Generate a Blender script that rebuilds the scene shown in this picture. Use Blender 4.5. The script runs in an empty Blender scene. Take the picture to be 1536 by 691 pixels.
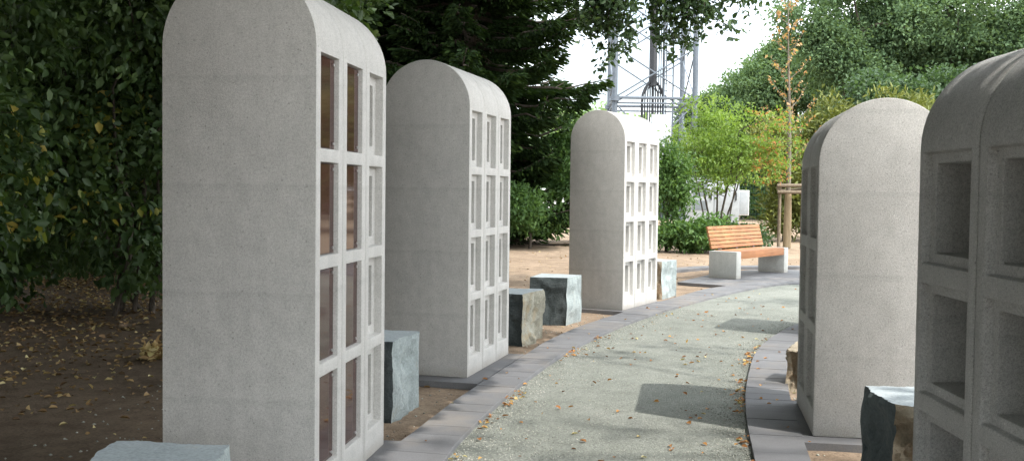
import bpy, bmesh, math, random
import numpy as np
from mathutils import Vector, Matrix, noise
S = bpy.context.scene
COL = S.collection
PI = math.pi
R = math.radians
rnd = random.Random(7)
rng = np.random.default_rng(11)

# ------------------------------------------------------------------ helpers
def tag(o, label=None, cat=None, group=None, kind=None):
    if label: o['label'] = label
    if cat: o['category'] = cat
    if group: o['group'] = group
    if kind: o['kind'] = kind
    return o

def thing(name, label, cat, loc=(0, 0, 0), rz=0.0, group=None):
    o = bpy.data.objects.new(name, None)
    COL.objects.link(o)
    o.empty_display_size = .2
    o.location = loc
    o.rotation_euler = (0, 0, rz)
    return tag(o, label, cat, group)

def obj(name, mesh, parent=None):
    o = bpy.data.objects.new(name, mesh)
    COL.objects.link(o)
    if parent is not None: o.parent = parent
    return o

class MB:
    """collects polygons of one mesh"""
    def __init__(s): s.v = []; s.f = []; s.mi = []; s.tone = []
    def add(s, vs, fs, mi=0, tone=0.5):
        b = len(s.v); s.v += [tuple(q) for q in vs]
        s.tone += [tone] * len(vs)
        for f in fs: s.f.append(tuple(b + i for i in f)); s.mi.append(mi)
    def box(s, lo, hi, M=None, mi=0, tone=.5):
        x0, y0, z0 = lo; x1, y1, z1 = hi
        vs = [(x0,y0,z0),(x1,y0,z0),(x1,y1,z0),(x0,y1,z0),(x0,y0,z1),(x1,y0,z1),(x1,y1,z1),(x0,y1,z1)]
        if M is not None: vs = [M @ Vector(v) for v in vs]
        s.add(vs, [(0,3,2,1),(4,5,6,7),(0,1,5,4),(1,2,6,5),(2,3,7,6),(3,0,4,7)], mi, tone)
    def tube(s, pts, rad, n=8, mi=0, cap=True, tone=.5):
        pts = [Vector(p) for p in pts]
        if not hasattr(rad, '__len__'): rad = [rad] * len(pts)
        rings = []; up = None
        for i, p in enumerate(pts):
            d = (pts[min(i+1, len(pts)-1)] - pts[max(i-1, 0)])
            if d.length < 1e-9: d = Vector((0,0,1))
            d.normalize()
            if up is None:
                up = Vector((1,0,0)) if abs(d.x) < .8 else Vector((0,1,0))
            a = (up - d * up.dot(d))
            if a.length < 1e-6: a = d.orthogonal()
            a.normalize(); up = a; b = d.cross(a)
            rings.append([p + (a*math.cos(2*PI*k/n) + b*math.sin(2*PI*k/n)) * rad[i] for k in range(n)])
        vs = [q for r in rings for q in r]; fs = []
        for i in range(len(pts)-1):
            for k in range(n):
                k2 = (k+1) % n
                fs.append((i*n+k, i*n+k2, (i+1)*n+k2, (i+1)*n+k))
        if cap:
            fs.append(tuple(range(n-1, -1, -1))); fs.append(tuple((len(pts)-1)*n + k for k in range(n)))
        s.add(vs, fs, mi, tone)
    def mesh(s, name, mats, smooth=False, angle=35, bevel=0):
        m = bpy.data.meshes.new(name)
        m.from_pydata(s.v, [], s.f)
        for mt in (mats if isinstance(mats, (list, tuple)) else [mats]): m.materials.append(mt)
        m.polygons.foreach_set('material_index', s.mi)
        a = m.attributes.new('tone', 'FLOAT', 'POINT'); a.data.foreach_set('value', s.tone)
        if bevel:
            bm = bmesh.new(); bm.from_mesh(m)
            es = [e for e in bm.edges if len(e.link_faces) == 2 and e.calc_face_angle(0) > R(30)]
            bmesh.ops.bevel(bm, geom=es, offset=bevel, segments=2, affect='EDGES', profile=.6, clamp_overlap=True)
            bm.to_mesh(m); bm.free()
        if smooth:
            m.polygons.foreach_set('use_smooth', [True]*len(m.polygons))
            m.set_sharp_from_angle(angle=R(angle))
        m.validate(); m.update()
        return m
    def build(s, name, mats, parent=None, **k): return obj(name, s.mesh(name, mats, **k), parent)

def catmull(pts, step):
    P = [Vector((p[0], p[1], 0)) for p in pts]
    P = [P[0]*2 - P[1]] + P + [P[-1]*2 - P[-2]]
    out = []
    for i in range(1, len(P)-2):
        for k in range(24):
            t = k/24
            a, b, c, d = P[i-1], P[i], P[i+1], P[i+2]
            out.append(.5*((2*b) + (c-a)*t + (2*a-5*b+4*c-d)*t*t + (3*b-a-3*c+d)*t**3))
    out.append(P[-2])
    return resample(out, step)

def resample(out, step=None, n=None):
    L = [0]
    for a, b in zip(out, out[1:]): L.append(L[-1] + (b-a).length)
    if n is None: n = max(2, int(round(L[-1]/step)) + 1)
    res = []; j = 0
    for i in range(n):
        t = L[-1]*i/(n-1)
        while j < len(out)-2 and L[j+1] < t: j += 1
        f = (t-L[j])/max(1e-9, L[j+1]-L[j])
        res.append(out[j].lerp(out[j+1], min(1, max(0, f))))
    return res

# ------------------------------------------------------------------ materials
def newmat(name):
    m = bpy.data.materials.new(name); m.use_nodes = True
    nt = m.node_tree
    for n in list(nt.nodes): nt.nodes.remove(n)
    out = nt.nodes.new('ShaderNodeOutputMaterial')
    return m, nt, out
def N(nt, t, **k):
    n = nt.nodes.new(t)
    for a, b in k.items():
        if a.startswith('i_'):
            n.inputs[a[2:].replace('_', ' ')].default_value = b
        else: setattr(n, a, b)
    return n
def link(nt, a, b): nt.links.new(a, b)
def ramp(nt, src, stops, interp='LINEAR'):
    r = N(nt, 'ShaderNodeValToRGB'); r.color_ramp.interpolation = interp
    e = r.color_ramp.elements
    while len(e) < len(stops): e.new(.5)
    for el, (p, c) in zip(e, stops):
        el.position = p; el.color = (*c, 1) if len(c) == 3 else c
    link(nt, src, r.inputs['Fac']); return r.outputs['Color']
def noise_tex(nt, co, scale, detail=4, rough=.55, dist=0):
    n = N(nt, 'ShaderNodeTexNoise'); n.inputs['Scale'].default_value = scale
    n.inputs['Detail'].default_value = detail; n.inputs['Roughness'].default_value = rough
    n.inputs['Distortion'].default_value = dist
    link(nt, co, n.inputs['Vector']); return n.outputs['Fac']
def mixc(nt, fac, a, b, mode='MIX'):
    m = N(nt, 'ShaderNodeMix', data_type='RGBA', blend_type=mode)
    if isinstance(fac, (int, float)): m.inputs[0].default_value = fac
    else: link(nt, fac, m.inputs[0])
    for s, x in ((6, a), (7, b)):
        if isinstance(x, (tuple, list)): m.inputs[s].default_value = (*x, 1)
        else: link(nt, x, m.inputs[s])
    return m.outputs[2]
def bsdf(nt, out, col, rough=.8, bump=None, bstr=.3, bdist=.01, spec=.35, metal=0):
    p = N(nt, 'ShaderNodeBsdfPrincipled')
    if isinstance(col, (tuple, list)): p.inputs['Base Color'].default_value = (*col, 1)
    else: link(nt, col, p.inputs['Base Color'])
    if isinstance(rough, (int, float)): p.inputs['Roughness'].default_value = rough
    else: link(nt, rough, p.inputs['Roughness'])
    p.inputs['Specular IOR Level'].default_value = spec
    p.inputs['Metallic'].default_value = metal
    if bump is not None:
        b = N(nt, 'ShaderNodeBump'); b.inputs['Strength'].default_value = bstr; b.inputs['Distance'].default_value = bdist
        link(nt, bump, b.inputs['Height']); link(nt, b.outputs['Normal'], p.inputs['Normal'])
    link(nt, p.outputs[0], out.inputs['Surface']); return p
def coords(nt, kind='Object'):
    return N(nt, 'ShaderNodeTexCoord').outputs[kind]
def math2(nt, op, a, b=None, c=None):
    m = N(nt, 'ShaderNodeMath', operation=op)
    for i, x in enumerate((a, b, c)):
        if x is None: continue
        if isinstance(x, (int, float)): m.inputs[i].default_value = x
        else: link(nt, x, m.inputs[i])
    return m.outputs[0]

def concrete(name, base, warm=0.0, grain=1.0):
    m, nt, out = newmat(name); co = coords(nt)
    big = noise_tex(nt, co, 1.7, 5, .6)
    mid = noise_tex(nt, co, 14, 4, .6)
    fine = noise_tex(nt, co, 230, 3, .7)
    v = N(nt, 'ShaderNodeTexVoronoi'); v.inputs['Scale'].default_value = 150; link(nt, co, v.inputs['Vector'])
    c = ramp(nt, big, [(.3, tuple(x*.90 for x in base)), (.7, tuple(x*1.06 for x in base))])
    c = mixc(nt, .5, c, ramp(nt, mid, [(.3, (.84,.84,.84)), (.7, (1.08,1.08,1.08))]), 'MULTIPLY')
    c = mixc(nt, .75*grain, c, ramp(nt, fine, [(.32, (.52,.51,.5)), (.5, (1,1,1)), (.72, (1.3,1.3,1.28))]), 'MULTIPLY')
    # little dark and light grains
    gr = noise_tex(nt, co, 95, 2, .6)
    c = mixc(nt, .55*grain, c, ramp(nt, gr, [(.3, (.74,.74,.74)), (.5, (1,1,1)), (.7, (1.18,1.18,1.18))]), 'MULTIPLY')
    g = ramp(nt, v.outputs['Color'], [(.0, (.45,.45,.45)), (.12, (1,1,1)), (.92, (1,1,1)), (1, (1.5,1.5,1.45))])
    c = mixc(nt, .6*grain, c, g, 'MULTIPLY')
    # faint horizontal casting bands
    sx = N(nt, 'ShaderNodeSeparateXYZ'); link(nt, co, sx.inputs[0])
    wob = math2(nt, 'MULTIPLY_ADD', mid, .02, sx.outputs['Z'])
    fr = math2(nt, 'FRACT', math2(nt, 'MULTIPLY', wob, 2.19))
    band = ramp(nt, fr, [(0, (.86,.86,.86)), (.035, (1.03,1.03,1.03)), (.12, (1,1,1)), (.93, (1,1,1)), (1, (.88,.88,.88))])
    c = mixc(nt, .55, c, band, 'MULTIPLY')
    pv = N(nt, 'ShaderNodeTexVoronoi'); pv.inputs['Scale'].default_value = 42; link(nt, co, pv.inputs['Vector'])
    ps = N(nt, 'ShaderNodeSeparateColor'); link(nt, pv.outputs['Color'], ps.inputs[0])
    pr = math2(nt, 'MULTIPLY', math2(nt, 'SUBTRACT', ps.outputs[0], .80), .9)
    pit = math2(nt, 'LESS_THAN', pv.outputs['Distance'], pr)
    c = mixc(nt, math2(nt, 'MULTIPLY', pit, .45), c, (.16, .155, .145))
    dz = math2(nt, 'MULTIPLY_ADD', mid, -.16, sx.outputs['Z'])
    dirt = ramp(nt, math2(nt, 'MULTIPLY_ADD', dz, 5, .5), [(0, (1,1,1)), (.45, (0,0,0))])
    c = mixc(nt, math2(nt, 'MULTIPLY', dirt, .5), c, (.24, .20, .155))
    st = N(nt, 'ShaderNodeMapping'); st.inputs['Scale'].default_value = (9, 9, .7); link(nt, co, st.inputs['Vector'])
    streak = noise_tex(nt, st.outputs[0], 1.6, 5, .65)
    c = mixc(nt, .22, c, ramp(nt, streak, [(.35, (.82,.82,.81)), (.55, (1,1,1)), (.75, (1.08,1.08,1.07))]), 'MULTIPLY')
    h = math2(nt, 'ADD', math2(nt, 'MULTIPLY', fine, .6), math2(nt, 'MULTIPLY', noise_tex(nt, co, 480, 2, .6), .4))
    bsdf(nt, out, c, .9, h, .55*grain, .006, .2)
    return m
M = {}
M['concrete'] = concrete('concrete', (.50, .49, .468), grain=.68)
M['concrete_coarse'] = concrete('concrete_coarse', (.51, .502, .482), grain=1.0)
M['bench_concrete'] = concrete('bench_concrete', (.46, .46, .43))

def pavers():
    m, nt, out = newmat('paver'); co = coords(nt)
    t = N(nt, 'ShaderNodeAttribute', attribute_name='tone').outputs['Fac']
    c = ramp(nt, t, [(0, (.140, .142, .149)), (.5, (.152, .154, .161)), (1, (.164, .166, .172))])
    c = mixc(nt, .7, c, ramp(nt, noise_tex(nt, co, 3, 5, .65), [(.3, (.8,.79,.77)), (.7, (1.15,1.15,1.15))]), 'MULTIPLY')
    f = noise_tex(nt, co, 160, 3, .7)
    c = mixc(nt, .6, c, ramp(nt, f, [(.3, (.7,.7,.7)), (.7, (1.25,1.25,1.25))]), 'MULTIPLY')
    dirt = ramp(nt, noise_tex(nt, co, 1.1, 6, .7), [(.5, (0,0,0)), (.75, (1,1,1))])
    c = mixc(nt, math2(nt, 'MULTIPLY', dirt, .45), c, (.30, .25, .19))
    bsdf(nt, out, c, .85, f, .3, .003, .3)
    return m
M['paver'] = pavers()

def soil():
    m, nt, out = newmat('soil'); co = coords(nt)
    big = noise_tex(nt, co, .55, 6, .62)
    c = ramp(nt, big, [(.25, (.20, .150, .108)), (.5, (.30, .228, .165)), (.75, (.37, .29, .215))])
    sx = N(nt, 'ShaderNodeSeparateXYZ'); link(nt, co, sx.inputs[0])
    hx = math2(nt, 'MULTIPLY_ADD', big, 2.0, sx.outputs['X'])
    left_dark = ramp(nt, math2(nt, 'MULTIPLY_ADD', hx, .3, .45), [(0, (1,1,1)), (.5, (0,0,0))])  # soil blends to a darker brown towards negative x
    c = mixc(nt, math2(nt, 'MULTIPLY', left_dark, .75), c, (.098, .074, .054))
    mid = noise_tex(nt, co, 5, 6, .7)
    c = mixc(nt, .75, c, ramp(nt, mid, [(.3, (.55,.53,.5)), (.55, (1,1,1)), (.75, (1.3,1.28,1.2))]), 'MULTIPLY')
    fine = noise_tex(nt, co, 55, 5, .75)
    c = mixc(nt, .8, c, ramp(nt, fine, [(.3, (.55,.53,.5)), (.5, (1,1,1)), (.72, (1.35,1.33,1.28))]), 'MULTIPLY')
    h = math2(nt, 'ADD', mid, math2(nt, 'MULTIPLY', fine, .6))
    bsdf(nt, out, c, .95, h, .8, .03, .1)
    return m
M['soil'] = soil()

def gravelm():
    m, nt, out = newmat('gravel'); co = coords(nt)
    big = noise_tex(nt, co, .9, 5, .6)
    c = ramp(nt, big, [(.25, (.180, .191, .170)), (.55, (.222, .233, .209)), (.8, (.268, .276, .252))])
    md = noise_tex(nt, co, 4.5, 6, .7)
    c = mixc(nt, .8, c, ramp(nt, md, [(.3, (.80,.80,.78)), (.5, (1,1,1)), (.7, (1.13,1.13,1.12))]), 'MULTIPLY')
    v = N(nt, 'ShaderNodeTexVoronoi'); v.inputs['Scale'].default_value = 95; link(nt, co, v.inputs['Vector'])
    f2 = noise_tex(nt, co, 75, 4, .75)
    c = mixc(nt, .65, c, ramp(nt, v.outputs['Color'], [(0, (.55,.56,.55)), (.5, (1,1,1)), (1, (1.4,1.4,1.36))]), 'MULTIPLY')
    c = mixc(nt, .7, c, ramp(nt, f2, [(.3, (.62,.63,.6)), (.5, (1,1,1)), (.72, (1.25,1.25,1.22))]), 'MULTIPLY')
    h = math2(nt, 'SUBTRACT', math2(nt, 'MULTIPLY', f2, .8), v.outputs['Distance'])
    bsdf(nt, out, c, .95, h, .7, .008, .15)
    return m
M['gravel'] = gravelm()

def pebble():
    m, nt, out = newmat('pebble')
    t = N(nt, 'ShaderNodeAttribute', attribute_name='tone').outputs['Fac']
    c = ramp(nt, t, [(0, (.16, .17, .15)), (.4, (.32, .325, .28)), (.8, (.42, .42, .37)), (1, (.55, .53, .47))])
    bsdf(nt, out, c, .9, spec=.15)
    return m
M['pebble'] = pebble()

def rock(name, cols, bstr=.9, rust=0.0, rustcol=(.36, .25, .13), scale=1.0, rough=.8):
    m, nt, out = newmat(name); co = coords(nt)
    a = noise_tex(nt, co, 4*scale, 7, .68, .6)
    c = ramp(nt, a, [(.28, cols[0]), (.5, cols[1]), (.72, cols[2])])
    f = noise_tex(nt, co, 70*scale, 5, .75)
    c = mixc(nt, .7, c, ramp(nt, f, [(.3, (.6,.6,.6)), (.5, (1,1,1)), (.72, (1.35,1.35,1.35))]), 'MULTIPLY')
    if rust:
        k = ramp(nt, noise_tex(nt, co, 3.2*scale, 6, .7, 1.2), [(.62-rust*.35, (0,0,0)), (.75-rust*.35, (1,1,1))])
        c = mixc(nt, math2(nt, 'MULTIPLY', k, .85), c, rustcol)
    h = math2(nt, 'ADD', math2(nt, 'MULTIPLY', a, 1.3), math2(nt, 'MULTIPLY', f, .5))
    bsdf(nt, out, c, rough, h, bstr, .03, .3)
    return m
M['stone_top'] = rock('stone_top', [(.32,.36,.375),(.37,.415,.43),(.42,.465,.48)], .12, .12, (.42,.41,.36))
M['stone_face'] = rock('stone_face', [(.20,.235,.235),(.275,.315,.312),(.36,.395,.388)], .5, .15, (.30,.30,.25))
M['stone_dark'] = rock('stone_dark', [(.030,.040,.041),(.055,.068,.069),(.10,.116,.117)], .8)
M['stone_slate'] = rock('stone_slate', [(.07,.088,.09),(.105,.128,.13),(.15,.175,.175)], .6)
M['stone_tan'] = rock('stone_tan', [(.20,.19,.15),(.30,.29,.23),(.38,.38,.33)], .8, .35, (.33,.26,.16))
M['stone_rust'] = rock('stone_rust', [(.22,.18,.125),(.40,.34,.25),(.52,.49,.40)], .9, .4, (.27,.17,.09))

def wood():
    m, nt, out = newmat('larch_wood'); co = coords(nt)
    mp = N(nt, 'ShaderNodeMapping'); mp.inputs['Scale'].default_value = (1.2, 26, 26); link(nt, co, mp.inputs['Vector'])
    g = noise_tex(nt, mp.outputs[0], 2.2, 5, .65, .8)
    t = N(nt, 'ShaderNodeAttribute', attribute_name='tone').outputs['Fac']
    c = ramp(nt, g, [(.25, (.25, .105, .042)), (.5, (.36, .16, .066)), (.75, (.45, .235, .11))])
    c = mixc(nt, .8, c, ramp(nt, t, [(0, (.78,.72,.66)), (1, (1.22,1.25,1.3))]), 'MULTIPLY')
    bsdf(nt, out, c, .6, g, .25, .004, .35)
    return m
M['wood'] = wood()
def roughwood(name, a, b, sc=(18,18,1.5)):
    m, nt, out = newmat(name); co = coords(nt)
    mp = N(nt, 'ShaderNodeMapping'); mp.inputs['Scale'].default_value = sc; link(nt, co, mp.inputs['Vector'])
    g = noise_tex(nt, mp.outputs[0], 3, 6, .7, .4)
    c = ramp(nt, g, [(.3, a), (.7, b)])
    bsdf(nt, out, c, .9, g, .6, .01, .2); return m
M['bark'] = roughwood('bark', (.035,.028,.022), (.12,.10,.08))
M['bark_light'] = roughwood('bark_light', (.10,.09,.07), (.24,.21,.17))
M['stake'] = roughwood('stake_wood', (.12,.095,.068), (.24,.195,.145))
M['matting'] = roughwood('reed_matting', (.19,.145,.085), (.38,.30,.20), (60,60,2))
def plain(name, col, rough=.6, metal=0, spec=.4, var=.12, sc=6):
    m, nt, out = newmat(name); co = coords(nt)
    n = noise_tex(nt, co, sc, 5, .6)
    c = ramp(nt, n, [(.3, tuple(x*(1-var) for x in col)), (.7, tuple(min(1, x*(1+var)) for x in col))])
    bsdf(nt, out, c, rough, n, .05, .004, spec, metal); return m
M['galv'] = plain('galvanised_steel', (.11,.13,.155), .6, 0)
M['black_cable'] = plain('black_cable', (.035,.037,.042), .6)
M['cabinet'] = plain('cabinet_grey', (.40,.43,.45), .55)
M['cabinet_panel'] = plain('cabinet_panel', (.20,.23,.25), .5)
M['white_paint'] = plain('white_paint', (.78,.79,.80), .35, 0, .5, .03)
M['dark_rubber'] = plain('dark_rubber', (.02,.02,.022), .8)
M['dark_glass'] = plain('dark_window', (.02,.025,.03), .08, 0, .6)
M['red_glass'] = plain('red_lens', (.5,.03,.02), .2)
M['green_metal'] = plain('green_metal', (.035,.075,.06), .5)
M['steel'] = plain('steel', (.6,.6,.6), .3, .9)

def plate():
    m, nt, out = newmat('plate_granite'); co = coords(nt)
    a = noise_tex(nt, co, 3.0, 4, .6)
    c = ramp(nt, a, [(.3, (.030, .016, .013)), (.55, (.058, .026, .021)), (.75, (.085, .040, .031))])
    f = noise_tex(nt, co, 300, 2, .6)
    c = mixc(nt, .6, c, ramp(nt, f, [(.35, (.6,.6,.6)), (.65, (1.4,1.4,1.4))]), 'MULTIPLY')
    bsdf(nt, out, c, .045, spec=.35)
    return m
M['plate'] = plate()

def leafmat(name, stops, trans=.35, rough=.5, spec=.3):
    m, nt, out = newmat(name)
    t = N(nt, 'ShaderNodeAttribute', attribute_name='tone').outputs['Fac']
    c = ramp(nt, t, stops)
    p = N(nt, 'ShaderNodeBsdfPrincipled'); link(nt, c, p.inputs['Base Color'])
    p.inputs['Roughness'].default_value = rough; p.inputs['Specular IOR Level'].default_value = spec
    tr = N(nt, 'ShaderNodeBsdfTranslucent')
    link(nt, mixc(nt, 1, c, (1.5, 1.5, .7), 'MULTIPLY'), tr.inputs['Color'])
    mx = N(nt, 'ShaderNodeMixShader'); mx.inputs[0].default_value = trans
    link(nt, p.outputs[0], mx.inputs[1]); link(nt, tr.outputs[0], mx.inputs[2])
    link(nt, mx.outputs[0], out.inputs['Surface']); return m
M['leaf_shrub'] = leafmat('leaf_shrub', [(0,(.026,.052,.020)),(.45,(.050,.088,.030)),(.88,(.09,.14,.048)),(.95,(.24,.25,.05)),(1,(.36,.27,.06))])
M['leaf_yew'] = leafmat('leaf_yew', [(0,(.012,.024,.009)),(.6,(.026,.050,.016)),(1,(.065,.11,.028))], .25, .75, .1)
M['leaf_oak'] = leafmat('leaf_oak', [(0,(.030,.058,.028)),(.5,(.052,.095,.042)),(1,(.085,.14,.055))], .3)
M['leaf_oak_far'] = leafmat('leaf_oak_far', [(0,(.070,.120,.062)),(.5,(.105,.165,.085)),(1,(.15,.22,.11))], .3, .8, .1)  # paler oak leaves: distance haze is put into their colour
M['leaf_lime'] = leafmat('leaf_lime', [(0,(.11,.19,.04)),(.5,(.18,.275,.065)),(.9,(.25,.34,.09)),(.95,(.36,.22,.09)),(1,(.42,.18,.07))], .4)
M['leaf_mid'] = leafmat('leaf_mid', [(0,(.045,.095,.030)),(.5,(.085,.165,.05)),(1,(.15,.25,.075))], .35)
M['leaf_olive'] = leafmat('leaf_olive', [(0,(.070,.090,.022)),(.5,(.125,.15,.038)),(1,(.22,.235,.065))], .2)
M['leaf_orange'] = leafmat('leaf_orange', [(0,(.24,.13,.07)),(.5,(.36,.21,.11)),(1,(.46,.32,.18))], .35)
M['leaf_birch'] = leafmat('leaf_birch', [(0,(.10,.17,.08)),(.5,(.17,.25,.12)),(1,(.25,.33,.17))], .35)
M['leaf_litter'] = leafmat('leaf_litter', [(0,(.09,.055,.03)),(.35,(.22,.135,.065)),(.7,(.36,.245,.12)),(.9,(.50,.38,.18)),(1,(.60,.52,.28))], .15, .7)
M['leaf_fallen'] = leafmat('leaf_fallen', [(0,(.13,.065,.03)),(.35,(.34,.15,.05)),(.7,(.50,.25,.07)),(.9,(.45,.31,.11)),(1,(.45,.42,.25))], .15, .7)

# ------------------------------------------------------------------ camera, sky, sun
cd = bpy.data.cameras.new('camera'); cam = obj('camera', cd)
cd.sensor_width = 36; cd.sensor_fit = 'HORIZONTAL'; cd.lens = 1573.3/1536*36
cd.clip_start = .05; cd.clip_end = 2000
cam.matrix_world = Matrix.Translation((0,0,1.35)) @ Matrix.Rotation(PI/2 - .0381, 4, 'X') @ Matrix.Rotation(.0118, 4, 'Z')
S.camera = cam
EL = R(55); SH = Vector((.795, -.606)).normalized()
SUN = Vector((SH.x*math.cos(EL), SH.y*math.cos(EL), math.sin(EL)))
ld = bpy.data.lights.new('sun', 'SUN'); ld.energy = 2.45; ld.angle = R(.5); ld.color = (1, .955, .89)
lo = obj('sun', ld); lo.rotation_euler = SUN.to_track_quat('Z', 'Y').to_euler(); lo.location = (20, -20, 30)
w = bpy.data.worlds.new('World'); S.world = w; w.use_nodes = True
nt = w.node_tree
for n in list(nt.nodes): nt.nodes.remove(n)
wo = N(nt, 'ShaderNodeOutputWorld')
sk = N(nt, 'ShaderNodeTexSky', sky_type='NISHITA'); sk.sun_disc = False
sk.sun_elevation = EL; sk.sun_rotation = math.atan2(SH.x, SH.y); sk.dust_density = 2.0; sk.ozone_density = 1.0
b1 = N(nt, 'ShaderNodeBackground'); b1.inputs['Strength'].default_value = .12; link(nt, sk.outputs[0], b1.inputs['Color'])
b2 = N(nt, 'ShaderNodeBackground'); b2.inputs['Strength'].default_value = 2.75; b2.inputs['Color'].default_value = (.93, .97, 1, 1)
g = coords(nt, 'Generated')
cl = ramp(nt, noise_tex(nt, g, 2.2, 7, .6, .5), [(.34, (.15,.15,.15)), (.56, (.95,.95,.95))])
mx = N(nt, 'ShaderNodeMixShader'); link(nt, cl, mx.inputs[0]); link(nt, b1.outputs[0], mx.inputs[1]); link(nt, b2.outputs[0], mx.inputs[2])
link(nt, mx.outputs[0], wo.inputs['Surface'])
S.view_settings.view_transform = 'Standard'; S.view_settings.look = 'None'
S.view_settings.exposure = 1.04; S.view_settings.gamma = 1; S.view_settings.use_curve_mapping = False
S.render.engine = 'CYCLES'
S.cycles.max_bounces = 6; S.cycles.diffuse_bounces = 4; S.cycles.transmission_bounces = 4; S.cycles.transparent_max_bounces = 4
S.cycles.use_denoising = True

# ------------------------------------------------------------------ ground layout (metres; camera stands at x=0 y=0 looking along +y)
L_IN = [(-.78,-3),(-.68,0),(-.55,3),(-.33,5.18),(-.21,5.98),(.03,7.13),(.38,8.50),(.72,9.55),(1.14,10.65),(1.59,11.66),(2.10,12.66),(3.06,14.36),(3.72,15.35),(4.15,15.82),(4.8,16.05),(6.2,16.2),(9,16.4)]
L_OUT = [(-1.2,-3),(-1.09,0),(-.95,3),(-.72,5.0),(-.56,5.72),(-.36,6.69),(-.16,7.5),(.13,8.66),(.32,9.4),(.66,10.41),(1.14,11.5),(1.62,12.5),(2.13,13.53),(2.72,14.70),(3.19,15.36),(3.75,16.1),(4.5,16.50),(6.2,16.62),(9,16.82)]
R_IN = [(.4,-3),(.55,0),(.82,3),(1.10,4.6),(1.24,5.25),(1.39,6.09),(1.57,6.96),(1.80,7.88),(2.09,8.9),(2.49,9.92),(3.05,11.0),(3.9,12.2),(5.3,13.6),(7,14.5),(9,14.9)]
R_OUT = [(.78,-3),(.92,0),(1.16,3),(1.42,4.7),(1.53,5.26),(1.63,5.77),(1.77,6.47),(1.95,7.30),(2.16,8.14),(2.44,9.1),(2.74,9.8),(3.35,10.75),(4.15,11.85),(5.5,13.2),(7.1,14.1),(9,14.5)]
def edge_x(pl, y):
    for (x0,y0),(x1,y1) in zip(pl, pl[1:]):
        if y0 <= y <= y1: return x0 + (x1-x0)*(y-y0)/(y1-y0)
    return pl[-1][0] if y > pl[-1][1] else pl[0][0]

def axis(lo, hi, near_lo, near_hi, fine, ratio=1.22):
    a = list(np.arange(near_lo, near_hi + 1e-6, fine)); st = fine
    while a[-1] < hi: st *= ratio; a.append(a[-1] + st)
    st = fine
    while a[0] > lo: st *= ratio; a.insert(0, a[0] - st)
    return a
def soil_z(x, y):
    d = math.hypot(x, y)
    z = -.048 + .012*noise.noise((x*.9, y*.9, 0)) + .007*noise.noise((x*4, y*4, 3))
    if y > 6 and x < -2.6: z += .05*max(0, min(1, (-2.6-x)/3))*(1+noise.noise((x*.6, y*.6, 9)))
    return min(z, -.036) if x > -2.6 else z
xs = axis(-260, 260, -8, 8, .16); ys = axis(-120, 600, 2, 18, .16)
mb = MB()
mb.v = [(x, y, soil_z(x, y)) for y in ys for x in xs]; mb.tone = [.5]*len(mb.v)
nx = len(xs)
mb.f = [(j*nx+i, j*nx+i+1, (j+1)*nx+i+1, (j+1)*nx+i) for j in range(len(ys)-1) for i in range(nx-1)]; mb.mi = [0]*len(mb.f)
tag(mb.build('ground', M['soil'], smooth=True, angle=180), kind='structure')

# gravel path: a sheet running under the kerbs
n = 110
A = resample(catmull(L_IN, .05), n=n); B = resample(catmull(R_IN, .05), n=n)
mb = MB(); K = 14
for i in range(n):
    a, b = A[i], B[i]; d = (b-a).normalized()
    a = a - d*.12; b = b + d*.12
    for k in range(K+1):
        p = a.lerp(b, k/K); crown = .006*(1-(2*k/K-1)**2)
        mb.v.append((p.x, p.y, -.031 + crown + .004*noise.noise((p.x*2.5, p.y*2.5, 5)))); mb.tone.append(.5)
for i in range(n-1):
    for k in range(K):
        q = i*(K+1)+k; mb.f.append((q, q+1, q+K+2, q+K+1)); mb.mi.append(0)
tag(mb.build('path', M['gravel'], smooth=True, angle=180), kind='structure')

def kerb(name, inner, outer, step, split=1, gap=.0013):
    a = catmull(inner, .05); b = catmull(outer, .05)
    Ln = sum((q-p).length for p, q in zip(a, a[1:]))
    n = int(Ln/step); A = resample(a, n=n); fine = resample(b, .01)
    B = []; k0 = 0
    for p in A:                       # nearest point on the other edge: joints stay square to the kerb
        k0 = min(range(k0, min(len(fine), k0 + 120)), key=lambda k: (fine[k]-p).length); B.append(fine[k0])
    mb = MB()
    for i in range(n-1):
        for s in range(split):
            c = [A[i].lerp(B[i], s/split), A[i].lerp(B[i], (s+1)/split), A[i+1].lerp(B[i+1], (s+1)/split), A[i+1].lerp(B[i+1], s/split)]
            m = sum(c, Vector())/4
            q = [p + (m-p).normalized()*gap for p in c]
            dz = rnd.uniform(-.002, .0015); e = .002
            top = [p + (m-p).normalized()*e for p in q]
            vs = [(p.x, p.y, -.10) for p in q] + [(p.x, p.y, dz-.005) for p in q] + [(p.x, p.y, dz) for p in top]
            fs = []
            for l in (0, 4):
                for k in range(4): fs.append((l+k, l+(k+1)%4, l+4+(k+1)%4, l+4+k))
            fs.append((8,9,10,11))
            # orient
            mb.add(vs, fs, 0, rnd.random())
    m = mb.mesh(name, M['paver'])
    bm = bmesh.new(); bm.from_mesh(m); bmesh.ops.recalc_face_normals(bm, faces=bm.faces); bm.to_mesh(m); bm.free()
    o = obj(name, m); tag(o, kind='structure'); return o
kerb('kerb', L_IN, L_OUT, .205)
kerb('kerb', R_IN, R_OUT, .205)
kerb('kerb', [(1.7,17.0),(2.35,17.55),(2.87,18.2),(3.6,18.95),(4.6,19.3),(6.4,19.5),(10,19.6)], [(1.5,17.3),(2.15,17.85),(2.67,18.5),(3.45,19.3),(4.55,19.66),(6.4,19.86),(10,19.96)], .22)

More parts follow.
